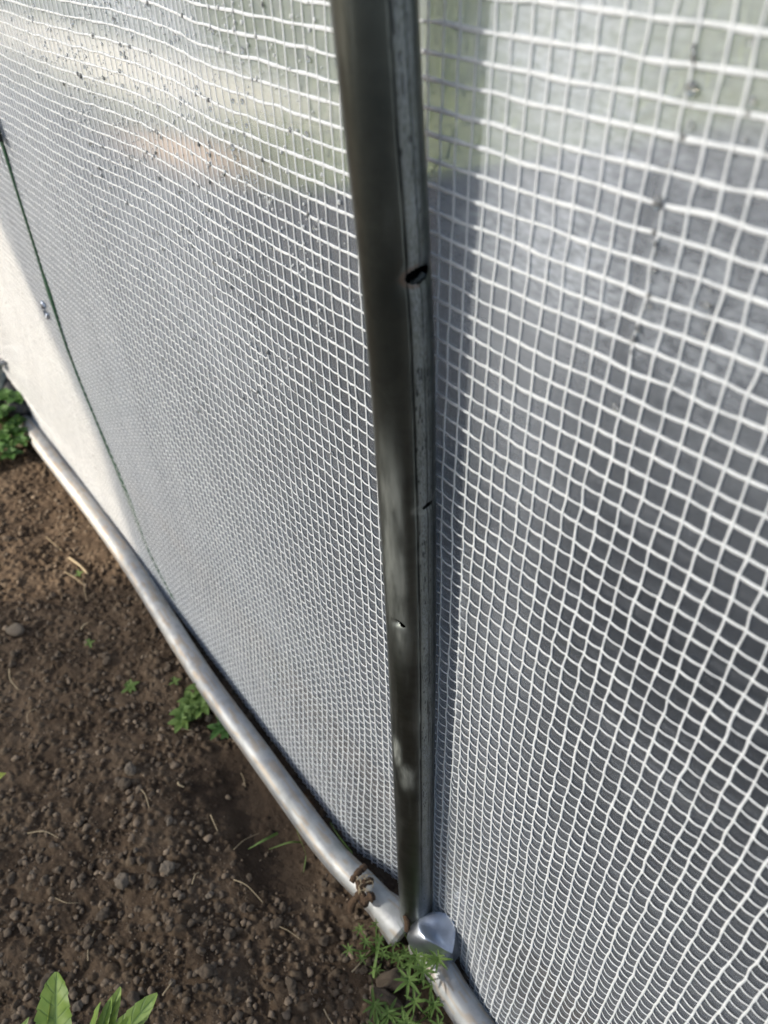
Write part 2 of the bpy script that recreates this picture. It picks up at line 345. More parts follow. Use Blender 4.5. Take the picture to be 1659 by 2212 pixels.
# ------------------------------------------------------------------ the post
def ray_post(px, py):
    """where a line of sight meets the post surface -> theta, z"""
    d = ray(px, py)
    for t in np.arange(.2/np.hypot(d[0], d[1])*1.0, 1.2/np.hypot(d[0], d[1]), .0005/np.hypot(d[0], d[1])):
        q = d*t; ax, ay = post_axis(q[2]+H)
        if math.hypot(q[0]-ax, q[1]-ay) < .0162: return math.atan2(q[1]-ay, q[0]-ax), q[2]+H
    return ray_post(px-6, py)
def build_post():
    zb = .030
    gz = np.concatenate([np.arange(zb, .95, .0006), np.arange(.95, 1.5, .01)]); nt_ = 264
    th = np.linspace(0, 2*math.pi, nt_, endpoint=False)
    T, Z = np.meshgrid(th, gz); ax, ay = post_axis(Z)
    R = np.full_like(T, .0166)+.00010*fbm(T*2, Z*20, 3, 3)
    dust = np.clip(fbm(T*3, Z*30, 61, 4)*1.5-.12, 0, 1)*.30; rust = np.zeros_like(T); seam = np.zeros_like(T)
    def dth(a): return (T-a+math.pi) % (2*math.pi)-math.pi
    # slots and dents
    kill = np.zeros(T.shape, bool)
    s1 = ray_post(908, 594); s2 = ray_post(925, 1092); s3 = ray_post(863, 1347)
    def slot(s, hl, hh, tilt, depth, cut):
        a = dth(s[0])*.0162; b = (Z-s[1])-a*tilt
        e = (a/hl)**2+(b/hh)**2
        R_ = -depth*np.exp(-e*.55); 
        return e, R_
    e, dr = slot(s1, .0084, .0042, .02, .0016, 1); R += dr; kill |= e < 1.0; rust = np.maximum(rust, .6*np.exp(-((e-1.3)/.5)**2)*(dth(s1[0]) < 0))
    e, dr = slot(s2, .0078, .0030, .02, .0011, 1); R += dr; kill |= (e < .38)
    dust = np.maximum(dust, .25*np.exp(-((e-1.5)/.7)**2))
    a = dth(s3[0])*.0162; b = Z-s3[1]
    R += -.0030*np.exp(-((a+.0006-b*.35)/.0042)**2-((b)/.0030)**2)*sstep(.0022, -.0004, b+a*.45)
    kill |= ((a-.0002)/.0042)**2+((b+.30*a-.0003)/.0030)**2 < 1
    R += .0004*np.exp(-(a/.006)**2-((b+.009)/.006)**2)
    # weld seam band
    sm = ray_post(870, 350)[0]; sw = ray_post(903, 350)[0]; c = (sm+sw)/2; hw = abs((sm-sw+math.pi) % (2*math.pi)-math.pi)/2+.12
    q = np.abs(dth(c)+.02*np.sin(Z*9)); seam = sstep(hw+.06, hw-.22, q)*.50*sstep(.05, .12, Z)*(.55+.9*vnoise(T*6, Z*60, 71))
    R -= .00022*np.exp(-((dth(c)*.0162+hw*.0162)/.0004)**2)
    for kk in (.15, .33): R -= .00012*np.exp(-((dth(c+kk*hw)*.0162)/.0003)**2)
    scr = np.zeros_like(T)
    for kk, wd, am in ((-1.0, .00055, .85), (-.86, .0003, .6), (.15, .0005, .7), (.55, .0003, .6), (.95, .0005, .7)):
        scr = np.maximum(scr, am*np.exp(-((dth(c+kk*hw)*.0162+.0002*np.sin(Z*40))/wd)**4)*sstep(.2, .5, vnoise(T*2, Z*45, int(50+kk*10)))*sstep(.12, .2, Z))
    scr = np.maximum(scr, .7*sstep(.63, .72, vnoise(T*26, Z*240, 77)*(.6+.4*vnoise(T*5, Z*30, 78)))*(q < hw))
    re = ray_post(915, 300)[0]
    edge_reflection = .8*np.exp(-((dth(re)-.30)/.26)**2)*sstep(.60, .66, Z)*np.clip(.3+1.4*vnoise(T*3, Z*70, 79)-.5*vnoise(T*40, Z*30, 80), 0, 1)*sstep(.12, .30, np.abs(((Z/.0118) % 1)-.5)*2+.0)  # orange reflection of the meshed sheet painted onto the upper right edge
    # broad pale patch, carried by the dust mask, and the clay smear
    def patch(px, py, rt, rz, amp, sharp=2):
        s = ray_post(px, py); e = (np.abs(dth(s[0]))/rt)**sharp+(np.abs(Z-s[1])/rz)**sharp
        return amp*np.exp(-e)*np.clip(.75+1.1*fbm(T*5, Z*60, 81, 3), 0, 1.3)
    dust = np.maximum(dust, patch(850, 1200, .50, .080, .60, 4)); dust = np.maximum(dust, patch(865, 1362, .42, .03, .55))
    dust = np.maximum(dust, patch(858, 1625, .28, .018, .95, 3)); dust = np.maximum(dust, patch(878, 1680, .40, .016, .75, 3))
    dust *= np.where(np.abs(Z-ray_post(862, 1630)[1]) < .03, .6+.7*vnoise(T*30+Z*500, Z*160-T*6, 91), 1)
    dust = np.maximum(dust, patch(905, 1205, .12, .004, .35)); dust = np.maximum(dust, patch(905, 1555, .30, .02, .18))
    rust = np.maximum(rust, np.clip(fbm(T*2, Z*9, 95, 4)-.12, 0, 1)*.8)
    rust = np.maximum(rust, .8*sstep(.055, .03, Z)*vnoise(T*4, Z*90, 33))
    base_cut = Z+0*T
    # lower end cut askew like a fish mouth
    Zs = np.where(Z < zb+.02, Z+(.006*np.cos(T*2+.6))*(zb+.02-Z)/.02, Z)
    V = np.stack([ax+R*np.cos(T), ay+R*np.sin(T), Zs], -1).reshape(-1, 3)
    F = grid_faces(nt_, len(gz), True); kf = kill.reshape(-1)[F].all(1); F = F[~kf]
    loc = (-.266, .196, 0)
    root = tag(empty('corner_post', loc), 'dark galvanised steel tube standing upright in front of the sheet, with torn slots', 'post')
    mesh_obj('tube', local(V, loc), F, STEEL_POST, root, attrs={'dust': dust, 'rust': rust, 'seam': seam, 'scratch': scr, 'tan': edge_reflection})
    # inner bore painted black for the shade inside, so slots read as holes
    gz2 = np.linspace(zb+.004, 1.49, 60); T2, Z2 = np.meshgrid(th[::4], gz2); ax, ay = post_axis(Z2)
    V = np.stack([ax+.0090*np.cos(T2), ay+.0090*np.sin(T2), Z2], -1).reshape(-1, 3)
    mesh_obj('shade_core', local(V, loc), grid_faces(len(th[::4]), 60, True), VOIDM, root)
    # torn lip of metal in the upper slot
    p = []
    for k in range(12):
        t = s1[0]-.30+.052*k; z = s1[1]-.0034+.0006*k*.35+.0004*math.sin(k*2.1); x, y = post_axis(z)
        for d in (0, 1): p.append((x+(.0161-.002*d)*math.cos(t), y+(.0161-.002*d)*math.sin(t), z+.0009*d))
    mesh_obj('torn_lip', local(p, loc), [(2*k, 2*k+1, 2*k+3, 2*k+2) for k in range(11)], STEEL_POST, root)
build_post()

# ------------------------------------------------------------------ base rails
def smooth_path(pts, n):
    P = np.array([tuple(p) for p in pts], float); t = np.linspace(0, len(P)-1, n); out = np.zeros((n, P.shape[1]))
    for i, q in enumerate(t):
        k = min(int(q), len(P)-2); f = q-k; p0 = P[max(k-1, 0)]; p1 = P[k]; p2 = P[k+1]; p3 = P[min(k+2, len(P)-1)]
        out[i] = .5*((2*p1)+(-p0+p2)*f+(2*p0-5*p1+4*p2-p3)*f*f+(-p0+3*p1-3*p2+p3)*f**3)
    return out
def tube_verts(P, R, nseg=10, up=(0, 0, 1)):
    P = np.asarray(P, float); n = len(P); R = np.broadcast_to(R, (n,)) if np.ndim(R) < 2 else R
    T = np.gradient(P, axis=0); T /= np.linalg.norm(T, axis=1)[:, None]+1e-12
    up = np.array(up, float); A = np.cross(T, up); bad = np.linalg.norm(A, axis=1) < 1e-3
    A[bad] = np.cross(T[bad], np.array([1, 0, 0.])); A /= np.linalg.norm(A, axis=1)[:, None]; B = np.cross(A, T)
    th = np.linspace(0, 2*math.pi, nseg, endpoint=False)
    RR = R[:, None] if np.ndim(R) < 2 else R
    V = P[:, None, :]+RR[..., None]*(np.cos(th)[None, :, None]*A[:, None, :]+np.sin(th)[None, :, None]*B[:, None, :])
    return V.reshape(-1, 3), grid_faces(nseg, n, True)
def tube_obj(name, P, R, mat, parent=None, nseg=8, loc=None, caps=True, attrs=None):
    V, F = tube_verts(P, R, nseg); n = len(P)
    F = [tuple(int(a) for a in f) for f in F]
    if caps: F += [tuple(range(nseg-1, -1, -1)), tuple(range((n-1)*nseg, n*nseg))]
    if loc is not None: V = local(V, loc)
    o = mesh_obj(name, V, F, mat, parent, attrs=attrs)
    return o
def rail(name, pts, rad, label, seed, n=420, closed_end=False, bright=0):
    P = smooth_path(pts, n); s = np.concatenate([[0], np.cumsum(np.linalg.norm(np.diff(P, axis=0), axis=1))])
    R = np.interp(np.linspace(0, 1, n), *zip(*rad)); ns = 48
    th = np.linspace(0, 2*math.pi, ns, endpoint=False); T, SS = np.meshgrid(th, s)
    RR = R[:, None]+.00015*fbm(T*1.5, SS*25, seed, 3)
    dust = np.clip(fbm(T*2, SS*14, seed+3, 4)*2.2-.05, 0, 1)*.55
    dust = np.maximum(dust, .85*np.clip(np.sin(-T-.4), 0, 1)**2*(.4+.6*vnoise(T*3, SS*30, seed)))   # soil splash low on the flank
    rust = np.clip(fbm(T*5, SS*110, seed+8, 4)*5-1.35, 0, 1)*.55
    tn = .65*np.clip(np.sin(-T-.2)+.3, 0, 1)*sstep(.40, .62, vnoise(T*4, SS*45, seed+20)*.6+vnoise(T*11, SS*160, seed+21)*.4)+.40*sstep(.58, .70, vnoise(T*5, SS*60, seed+22))
    V, F = tube_verts(P, RR, ns)
    F = [tuple(int(a) for a in f) for f in F]+[tuple(range(ns-1, -1, -1)), tuple(range((n-1)*ns, n*ns))]
    o = mesh_obj(name, V, F, STEEL_RAIL, attrs={'dust': dust, 'rust': rust, 'seam': 0*dust, 'tan': tn})
    tag(o, label, 'rail', 'steel base rails along the foot of the sheet'); return o
RZ = .019
def rp(px, py, z=RZ): q = on_z(px, py, z); return (q.x, q.y, q.z)
left_pts = [(-2.8, .185, RZ), (-2.2, .183, RZ), rp(75, 940), rp(190, 1090), rp(290, 1230), rp(430, 1450), rp(560, 1630), rp(700, 1822), rp(790, 1918, .019), rp(838, 1968, .016), rp(880, 2012, .010)]
rail('base_rail', left_pts, [(0, .0146), (.72, .0147), (.86, .0158), (.93, .0200), (.97, .0222), (.99, .0200), (1, .014)],
     'pale galvanised rail on the soil left of the post, running up to the far corner', 3)
right_pts = [rp(905, 2030, .012), rp(935, 2070, .016), rp(960, 2110), rp(1000, 2175), (-.08, .179, RZ), (.15, .178, RZ), (.5, .178, RZ)]
rail('base_rail', right_pts, [(0, .0135), (.05, .0155), (1, .0158)], 'short blue-grey galvanised rail emerging below the folded clamp at bottom right', 9, 260)

# ------------------------------------------------------------------ folded clamp plate at the joint
def build_clamp():
    def z5(zx, zy, z): return on_z((780+zx/4.608)*.92167, (2000+zy/4.608)*.92167, z)
    zt = .062
    face = [(925, 715), (985, 665), (1060, 642), (1135, 632), (1205, 645), (1262, 685), (1305, 740), (1325, 820), (1322, 900), (1310, 1000), (1290, 1085),
            (1220, 1050), (1120, 990), (1050, 955), (1000, 925), (965, 880), (938, 820), (922, 765)]
    top = [z5(a, b, zt+.004*math.sin((a-925)/400*3.1)) for a, b in face]
    loc = (-.235, .20, .03)
    root = tag(empty('rail_clamp', loc), 'blue-grey folded steel clamp at the foot of the post, its flat rounded face turned up', 'clamp')
    c = sum(top, Vector())/len(top)
    # face: fan with an inner ring slightly dished
    inner = [c+(p-c)*.86+Vector((0, 0, .0006)) for p in top]; inner2 = [c+(p-c)*.5+Vector((0, 0, -.0005)) for p in top]
    n = len(top); V = [tuple(p) for p in top+inner+inner2]+[tuple(c+Vector((0, 0, -.0008)))]
    F = []
    for i in range(n):
        j = (i+1) % n; F += [(i, j, n+j, n+i), (n+i, n+j, 2*n+j, 2*n+i), (2*n+i, 2*n+j, 3*n)]
    z0 = np.zeros(len(V)); mesh_obj('face_plate', local(V, loc), F, STEEL_CLAMP, root, attrs={'dust': z0+.03, 'rust': z0, 'seam': z0})
    # skirt folding down from the rim towards the rails
    rim = [(1060, 642), (985, 660), (925, 715), (930, 790), (952, 855), (1000, 925), (1050, 955), (1120, 990), (1220, 1050), (1290, 1085), (1312, 1000), (1324, 900), (1325, 820), (1262, 690)]
    low = [(1040, 650), (930, 690), (858, 752), (820, 830), (796, 915), (850, 985), (955, 1045), (1075, 1098), (1160, 1115), (1262, 1122), (1345, 1010), (1352, 900), (1345, 810), (1275, 680)]
    r0 = [z5(a, b, zt+.0006+.004*math.sin((a-925)/400*3.1)) for a, b in rim]; r2 = [z5(a, b, .047) for a, b in low]
    r1 = [a.lerp(b, .12)+Vector((0, 0, .0012)) for a, b in zip(r0, r2)]; r15 = [a.lerp(b, .55)+Vector((0, 0, .0010)) for a, b in zip(r0, r2)]
    r3 = [p+Vector((.001, .003, -.024)) for p in r2]
    rings = [r0, r1, r15, r2, r3]; n = len(rim)
    V = [tuple(q) for r in rings for q in r]; F = grid_faces(n, 5, True); z0 = np.zeros(len(V))
    d = mesh_obj('skirt', local(V, loc), F, STEEL_CLAMP, root, attrs={'dust': z0+.05, 'rust': z0, 'seam': z0})
build_clamp()

# ------------------------------------------------------------------ green strap behind the sheet, hook, black clip
sp = [(-12, 262), (0, 300), (40, 430), (75, 540), (103, 628), (150, 770), (215, 930), (270, 1060), (320, 1190), (372, 1292)]
def on_sheet(px, py, off=0):
    q = on_y(px, py, .236)
    for _ in range(4): q = on_y(px, py, float(film_y(np.array(q.x), np.array(q.z)))+off)
    return q
P = smooth_path([on_sheet(a, b, -.0022) for a, b in sp], 120); wid = .0042+.005*np.exp(-((np.linspace(0, 1, 120)-.45)/.04)**2)+.007*np.exp(-((np.linspace(0, 1, 120)-.78)/.07)**2)+.004*sstep(.25, 0, np.linspace(0, 1, 120))
V = []
for k in range(120):
    for sx, dy in ((-1, 0), (1, 0), (1, .0015), (-1, .0015)): V.append((P[k][0]+sx*wid[k], P[k][1]+dy, P[k][2]))
tag(mesh_obj('green_strap', V, grid_faces(4, 120, True), GREEN_STRAP, smooth=False), 'thin dark green strap running down the far left of the sheet', 'strap')
hk = on_y(103, 668, .222)
cv = [(hk.x+.010*math.cos(t)*.6, hk.y-.004, hk.z+.012*math.sin(t)) for t in np.linspace(.4, 2*math.pi-.3, 26)]
tag(tube_obj('metal_hook', cv, .0022, STEEL_CLAMP, nseg=8), 'small shiny metal hook holding the green strap', 'hook')
ck = on_y(-2, 285, .222)
bxv = [(ck.x-.006+a*.009*(1-.3*(c > 0)), ck.y+b*.004-.004, ck.z+.004+c*.014) for a in (-1, 1) for b in (-1, 1) for c in (-1, -.4, .5, 1)]
def hull(name, pts, mat, parent=None):
    import bmesh
    bm = bmesh.new()
    for p in pts: bm.verts.new(p)
    r = bmesh.ops.convex_hull(bm, input=list(bm.verts)); me = bpy.data.meshes.new(name)
    bmesh.ops.bevel(bm, geom=list(bm.edges), offset=.0012, segments=2, affect='EDGES')
    bm.to_mesh(me); bm.free(); me.materials.append(mat); o = bpy.data.objects.new(name, me); COL.objects.link(o)
    if parent: o.parent = parent
    return o
tag(hull('sheet_clip', bxv, BLACKP), 'small black plastic clip at the left edge above the green strap', 'clip')

# ------------------------------------------------------------------ water drops
def drop_mesh(k):
    V, F = ico(2); V = np.array(V); V[:, 1] *= .75; V[:, 2] = np.where(V[:, 2] < 0, V[:, 2]*(1.0+.08*k), V[:, 2]*(1.15+.1*k)); V[:, 0] *= 1-.03*k
    me = bpy.data.meshes.new('drop'); me.from_pydata([tuple(v) for v in V], [], F); me.materials.append(WATER)
    me.polygons.foreach_set('use_smooth', np.ones(len(me.polygons), dtype=bool)); return me
def ico(sub):
    import bmesh
    bm = bmesh.new(); bmesh.ops.create_icosphere(bm, subdivisions=sub, radius=1); bm.verts.ensure_lookup_table()
    V = [tuple(v.co) for v in bm.verts]; F = [tuple(v.index for v in f.verts) for f in bm.faces]; bm.free(); return V, F
DM = [drop_mesh(k) for k in range(3)]; DF = [a.copy() for a in DM]
for a in DF: a.materials[0] = WATER_FINE
def drop(x, z, r, label, group):
    o = bpy.data.objects.new('water_drop', (DM if label == 'clear water drop clinging to the sheet right of the post' or r > .0012 else DF)[rnd.randrange(3)]); COL.objects.link(o)
    o.location = (x, float(film_y(np.array(x), np.array(z)))-.0004-r*.45, z); o.scale = (r, r, r)
    return tag(o, label, 'water drop', group)
RL, RG = 'clear water drop clinging to the sheet right of the post', 'water drops on the sheet right of the post'
for (px, py, r) in [(1626, 92, 1.5), (1500, 101, 1.4), (1502, 124, 1.6), (1502, 146, .9), (1498, 190, 2.6), (1497, 225, .7), (1493, 270, 1.6), (1478, 295, 1.5), (1626, 218, 1.7),
                    (1618, 243, 1.0), (1626, 190, .5), (1426, 437, 2.8), (1444, 355, 1.0), (1415, 500, 1.2), (1417, 525, 1.5), (1417, 550, .8), (1412, 583, 1.6), (1409, 607, 1.0), (1404, 637, 1.5),
                    (1401, 659, 2.0), (1380, 709, 1.7), (1370, 731, 2.0), (1530, 657, 1.7), (1535, 625, .9), (1527, 700, .9), (1525, 718, 1.2), (1331, 878, 2.2), (1632, 540, .7), (1588, 360, .6), (1585, 330, .6),
                    (1330, 980, .6), (1215, 395, .6), (1105, 590, .5), (1660, 330, .8), (1610, 300, 1.1), (1365, 760, .9)]:
    q = on_y(px, py, .237); q = on_y(px, py, float(film_y(np.array(q.x), np.array(q.z))))
    drop(q.x, q.z, r*.00072, RL, RG)
LL, LG = 'tiny clear water drop on the wet sheet left of the post', 'water drops on the sheet left of the post'
cand = []
for _ in range(9500):
    px = rnd.uniform(0, 780); py = rnd.uniform(0, 1150)
    w = .9*math.exp(-((px-150)/330)**2)*math.exp(-((py-330)/420)**2)+.25*math.exp(-((px-380)/260)**2-((py-650)/350)**2)
    if px > 735-0+py*.07: continue
    if rnd.random() > w*(.35+1.3*float(vnoise(px/70, py/70, 3))): continue
    q = on_y(px, py, .235); q = on_y(px, py, float(film_y(np.array(q.x), np.array(q.z))))
    dist = (q-camo.location).length; cand.append((q.x, q.z, (.00062+.00085*rnd.random()**3)*(.75+.35*dist), dist))
cand += [(on_y(a, b, .236).x, on_y(a, b, .236).z, r*.001, .3) for a, b, r in ((526, 313, 2.0), (501, 385, 1.7), (404, 258, 1.0), (310, 347, 1.6), (548, 313, 1.0), (627, 655, .9), (150, 180, 1.3))]
cand.sort(key=lambda c: -c[2]/c[3])
for c in cand[:255]: drop(c[0], c[1], c[2], LL, LG)
bv, bf = ico(1); bv = np.array(bv); V = []; F = []
for i, c in enumerate(cand[255:]):
    y = float(film_y(np.array(c[0]), np.array(c[1]))); V.append(bv*c[2]*np.array([1, .7, 1.1])+np.array([c[0], y-.0006, c[1]])); F += [tuple(a+len(bv)*i for a in f) for f in bf]
if F: tag(mesh_obj('fine_spray', np.concatenate(V), F, WATER_FINE), 'fine spray of tiny water drops misting the upper left of the sheet', 'water drops', None, 'stuff')

# ------------------------------------------------------------------ soil
def soil_h(x, y):
    h = .000+.016*fbm(x*3, y*3, 51, 3)+.017*fbm(x*11, y*11, 53, 3)+.010*fbm(x*27, y*27, 54, 3)
    h += .016*sstep(.16, -.1, y)*(.3+.7*vnoise(x*3, y*2, 12))-.004
    q = on_z(560, 1720, 0); h -= .020*gauss(x, y, q.x, q.y, .075, .055)
    q = on_z(620, 1860, 0); h -= .014*gauss(x, y, q.x, q.y, .05, .04)
    q = on_z(450, 1560, 0); h -= .006*gauss(x, y, q.x, q.y, .08, .05)
    q = on_z(330, 1780, 0); h += .014*gauss(x, y, q.x, q.y, .06, .05)
    q = on_z(420, 2050, 0); h += .012*gauss(x, y, q.x, q.y, .06, .03)
    h = np.where(y > .12, np.minimum(h, .004+.0*h)*sstep(.30, .12, y)+(.001-.002)*sstep(.12, .30, y), h)
    return h
def smoothzone(x, y):
    q = on_z(520, 1700, 0); w = on_z(600, 1850, 0)
    return np.clip(gauss(x, y, q.x, q.y, .075, .05)+gauss(x, y, w.x, w.y, .05, .035), 0, 1)
def build_soil():
    G = .0016; gx = np.arange(-1.75, -.02, G); gy = np.arange(-.62, .24, G)
    x, y = np.meshgrid(gx, gy); base = soil_h(x, y); sz = smoothzone(x, y)
    h = base+.0105*fbm(x*60, y*60, 55, 4)*(1-.6*sz)
    crumb = np.zeros_like(x); GR = vnoise(x*430, y*430, 66)*.6+vnoise(x*240, y*240, 67)*.4
    n = 34000; cx = rng.uniform(gx[0], gx[-1], n); cy = rng.uniform(gy[0], gy[-1], n); cr = .0015+.0040*rng.random(n)**3.0
    order = np.argsort(cr); szc = smoothzone(cx, cy)
    for k in order:
        if szc[k] > .45 and rng.random() < .85: continue
        r = cr[k]; i0 = int((cx[k]-r-gx[0])/G); i1 = int((cx[k]+r-gx[0])/G)+2; j0 = int((cy[k]-r-gy[0])/G); j1 = int((cy[k]+r-gy[0])/G)+2
        if i0 < 0 or j0 < 0 or i1 > len(gx) or j1 > len(gy): continue
        xx = x[j0:j1, i0:i1]-cx[k]; yy = y[j0:j1, i0:i1]-cy[k]; ca, sa = math.cos(k*2.1), math.sin(k*2.1); el = .45+.55*((k*.377) % 1)
        d2 = ((xx*ca+yy*sa)**2+((yy*ca-xx*sa)/el)**2)/(r*r)*(.55+.9*GR[j0:j1, i0:i1])
        cap = np.where(d2 < 1, base[j0:j1, i0:i1]+r*(.80*np.clip(1-d2, 0, 1)**.42+.1)*(.75+.5*GR[j0:j1, i0:i1]), -1)
        up = cap > h[j0:j1, i0:i1]; h[j0:j1, i0:i1] = np.where(up, cap, h[j0:j1, i0:i1])
        crumb[j0:j1, i0:i1] = np.where(up, (k*.618 % 1)**2*.8, crumb[j0:j1, i0:i1])
    # blend rim to the far ground
    V = np.stack([x, y, h], -1).reshape(-1, 3)
    o = mesh_obj('ground', V, grid_faces(len(gx), len(gy)), SOIL, attrs={'crumb': crumb, 'damp': np.clip(sz*1.2+1.6*fbm(x*7, y*7, 93, 3)-.1, 0, 1)}); tag(o, 'dark brown crumbly garden soil', 'soil', kind='structure')
    # far ground, one sheet to the horizon, a little lower
    gx = np.concatenate([[-120, -40, -14, -8], np.arange(-5, 3.6, .05), [8, 14, 40, 120]]); gy = np.concatenate([[-120, -40, -14, -6], np.arange(-3, 0.95, .05), [1.5, 14, 40, 120]])
    x, y = np.meshgrid(gx, gy); h = soil_h(x, y)-.010+.006*fbm(x*20, y*20, 5, 2); h = np.where((x < -.04) & (x > -1.73) & (y > -.60) & (y < .22), h-.03, h)
    tag(mesh_obj('ground_far', np.stack([x, y, h], -1).reshape(-1, 3), grid_faces(len(gx), len(gy)), SOIL, attrs={'crumb': 0*x}), 'brown soil reaching away on all sides', 'soil', kind='structure')
build_soil()
def lump(seed, sub=2, rough=.35, flat=.75):
    V, F = ico(sub); V = np.array(V); g = np.random.default_rng(seed)
    # knobbly, part angular: cut the ball by random planes, then roughen
    N = g.normal(size=(9, 3)); N /= np.linalg.norm(N, axis=1)[:, None]; cut = (V@N.T); lim = g.uniform(.62, .9, 9)
    d = np.min(np.where(cut > .05, lim/np.maximum(cut, .05), 9), axis=1); d = np.minimum(d, 1.05)
    d = d*(1+rough*(fbm(V[:, 0]*2.4+seed*3, V[:, 1]*2.4+V[:, 2]*2.1, seed, 3)*1.5))
    V = V*d[:, None]; V[:, 2] *= flat; V[:, 0] *= 1+.25*math.sin(seed*5.1); return V, F
def scatter_crumbs():
    protos = [lump(k+1, 2 if k < 5 else 1, .5) for k in range(9)]
    V = []; F = []; tone = []; off = 0
    n = 8500
    for i in range(n):
        px = rnd.uniform(-40, 1010); py = rnd.uniform(960, 2260); q = on_z(px, py, 0)
        if q.y > .158 or q.x < -1.7 or q.y < -.6: continue
        szv = float(smoothzone(np.array(q.x), np.array(q.y)))
        if szv > .35 and rnd.random() < .93: continue
        big = rnd.random()**4.5; r = .0008+.0038*big
        k = rnd.randrange(5) if r > .0024 else rnd.randrange(5, 9)
        v, f = protos[k]; a = rnd.random()*6.28; ca, sa = math.cos(a), math.sin(a)
        R_ = np.array([[ca, -sa, 0], [sa, ca, 0], [0, 0, 1]])
        z = float(soil_h(np.array(q.x), np.array(q.y)))+r*.45+.001
        V.append((v*r)@R_.T+np.array([q.x, q.y, z-r*.25])); F.append(np.array(f)+off); off += len(v); tone += [rnd.random()**2*.9-.35]*len(v)
    tag(mesh_obj('soil_crumbs', np.concatenate(V), np.concatenate(F), CLOD, attrs={'tone': tone}, smooth=False), 'loose brown crumbs of earth strewn over the garden soil', 'soil crumbs', None, 'stuff')
scatter_crumbs()
LM = []
for k in range(6):
    v, f = lump(20+k, 4, .45, .78); me = bpy.data.meshes.new('clod'); me.from_pydata([tuple(a) for a in v], [], f); me.polygons.foreach_set('use_smooth', np.ones(len(f), dtype=bool)); LM.append(me)
LS = []
for me in LM: c = me.copy(); c.materials.append(STONE); LS.append(c); me.materials.append(CLOD)
def clod(px, py, r, stone=False, label=None, group=None, name=None, sc=(1, 1, 1)):
    q = on_z(px, py, 0); z = float(soil_h(np.array(q.x), np.array(q.y))); q = on_z(px, py, z+r*.4)
    o = bpy.data.objects.new(name or ('pebble' if stone else 'soil_clod'), (LS if stone else LM)[rnd.randrange(6)]); COL.objects.link(o)
    o.location = (q.x, q.y, z+r*.42+.001); o.scale = (r*sc[0], r*sc[1], r*sc[2]); o.rotation_euler = (rnd.uniform(-.3, .3), rnd.uniform(-.3, .3), rnd.random()*6.28)
    return tag(o, label, 'pebble' if stone else 'clod', group)
st = clod(33, 1361, .0125, True, 'smooth oval tan stone on the soil at the left edge', None, 'stone', (1.25, .8, .7))
v, f = lump(77, 3, .10, .9); me = bpy.data.meshes.new('stone'); me.from_pydata([tuple(a) for a in v], [], f); me.polygons.foreach_set('use_smooth', np.ones(len(f), dtype=bool)); me.materials.append(STONE); st.data = me; st.rotation_euler = (0, 0, .5)
clod(283, 1665, .009, True, 'round grey stone on the soil at mid left', None, 'stone')
clod(270, 1610+85, .008, False, 'rounded clod just below the round grey stone')
clod(362, 1875, .008, True, 'small angular pale stone beside the hollow in the soil', None, 'stone')
clod(265, 1903, .0085, True, 'knobbly grey stone in the middle of the soil', None, 'stone')
clod(850, 2118, .013, False, 'large dark grey clod below the joint of the rails', None, None, (.8, 1.2, .9))
clod(838, 2165, .014, False, 'tall brown clod under the large dark one near the weeds', None, None, (.8, 1.3, 1))
clod(105, 2187-60, .010, False, 'crumbly grey clod near the bottom left leaf')
for i in range(110):
    for _ in range(60):
        px = rnd.uniform(0, 960); py = rnd.uniform(1020, 2212); q = on_z(px, py, 0)
        if q.y < .150 and float(smoothzone(np.array(q.x), np.array(q.y))) < .4: break
    if i < 80: clod(px, py, .0034+.0038*rnd.random()**2, False, 'small brown clod among the loose soil', 'small clods in the soil')
    else: clod(px, py, .0024+.0030*rnd.random()**2, True, 'small pale grey pebble in the brown soil', 'pebbles in the soil')

# ------------------------------------------------------------------ straw, sticks, dead roots
def soil_pt(px, py, up=.003):
    q = on_z(px, py, 0); z = float(soil_h(np.array(q.x), np.array(q.y))); q = on_z(px, py, z+up); return Vector((q.x, q.y, z+up))
def straw(a, b, r, label=None, mat=None, bend=.004, name='straw', cat='straw', group='dry straw bits on the soil', lift=.004):
    p, q = soil_pt(*a, lift), soil_pt(*b, lift); m_ = (p+q)/2+Vector((rnd.uniform(-bend, bend), rnd.uniform(-bend, bend), rnd.uniform(0, bend)))
    P = smooth_path([p, m_, q], 14); R = r*(.75 if r < .002 else 1)*(1-.35*np.linspace(0, 1, 14))
    return tag(tube_obj(name, P, R, mat or STRAW, nseg=6), label or 'thin dry straw lying on the brown soil', cat, group)
for a, b, r in [((20, 1445), (40, 1490), .0012), ((150, 1205), (190, 1240), .0022), ((60, 1800), (130, 1812), .0009), ((455, 1760), (470, 1795), .001), ((505, 1835), (560, 1800), .0007),
                ((190, 2075), (205, 2010), .0009), ((352, 2150), (372, 2122), .0013), ((415, 1910), (430, 1885), .001), ((505, 1900), (568, 1950), .0009), ((760, 2100), (800, 2052), .0013),
                ((180, 1245), (188, 1300), .0007), ((700, 2180), (735, 2235), .0009), ((100, 1160), (135, 1190), .0008), ((140, 1235), (180, 1262), .001), ((175, 1360), (190, 1345), .0018),
                ((372, 1575), (415, 1578), .0011), ((60, 1560), (78, 1530), .0008), ((300, 1700), (322, 1745), .0009), ((520, 1670), (530, 1700), .0007), ((120, 1940), (170, 1950), .0006), ((600, 2000), (650, 2030), .0007),
                ((845, 2220), (880, 2190), .0009), ((385, 1690), (398, 1700), .0018), ((240, 2170), (250, 2200), .001)]:
    straw(a, b, r)
straw((-40, 1000-118), (30, 888), .0075, 'thick pale dry stalk lying by the far rail at the left edge', STICK, .001, 'dry_stalk', 'stalk', None, .02)
straw((-30, 700), (14, 862), .006, 'upright pale dry stalk behind the thick one at the left edge', STICK, .001, 'dry_stalk', 'stalk', None, .02)
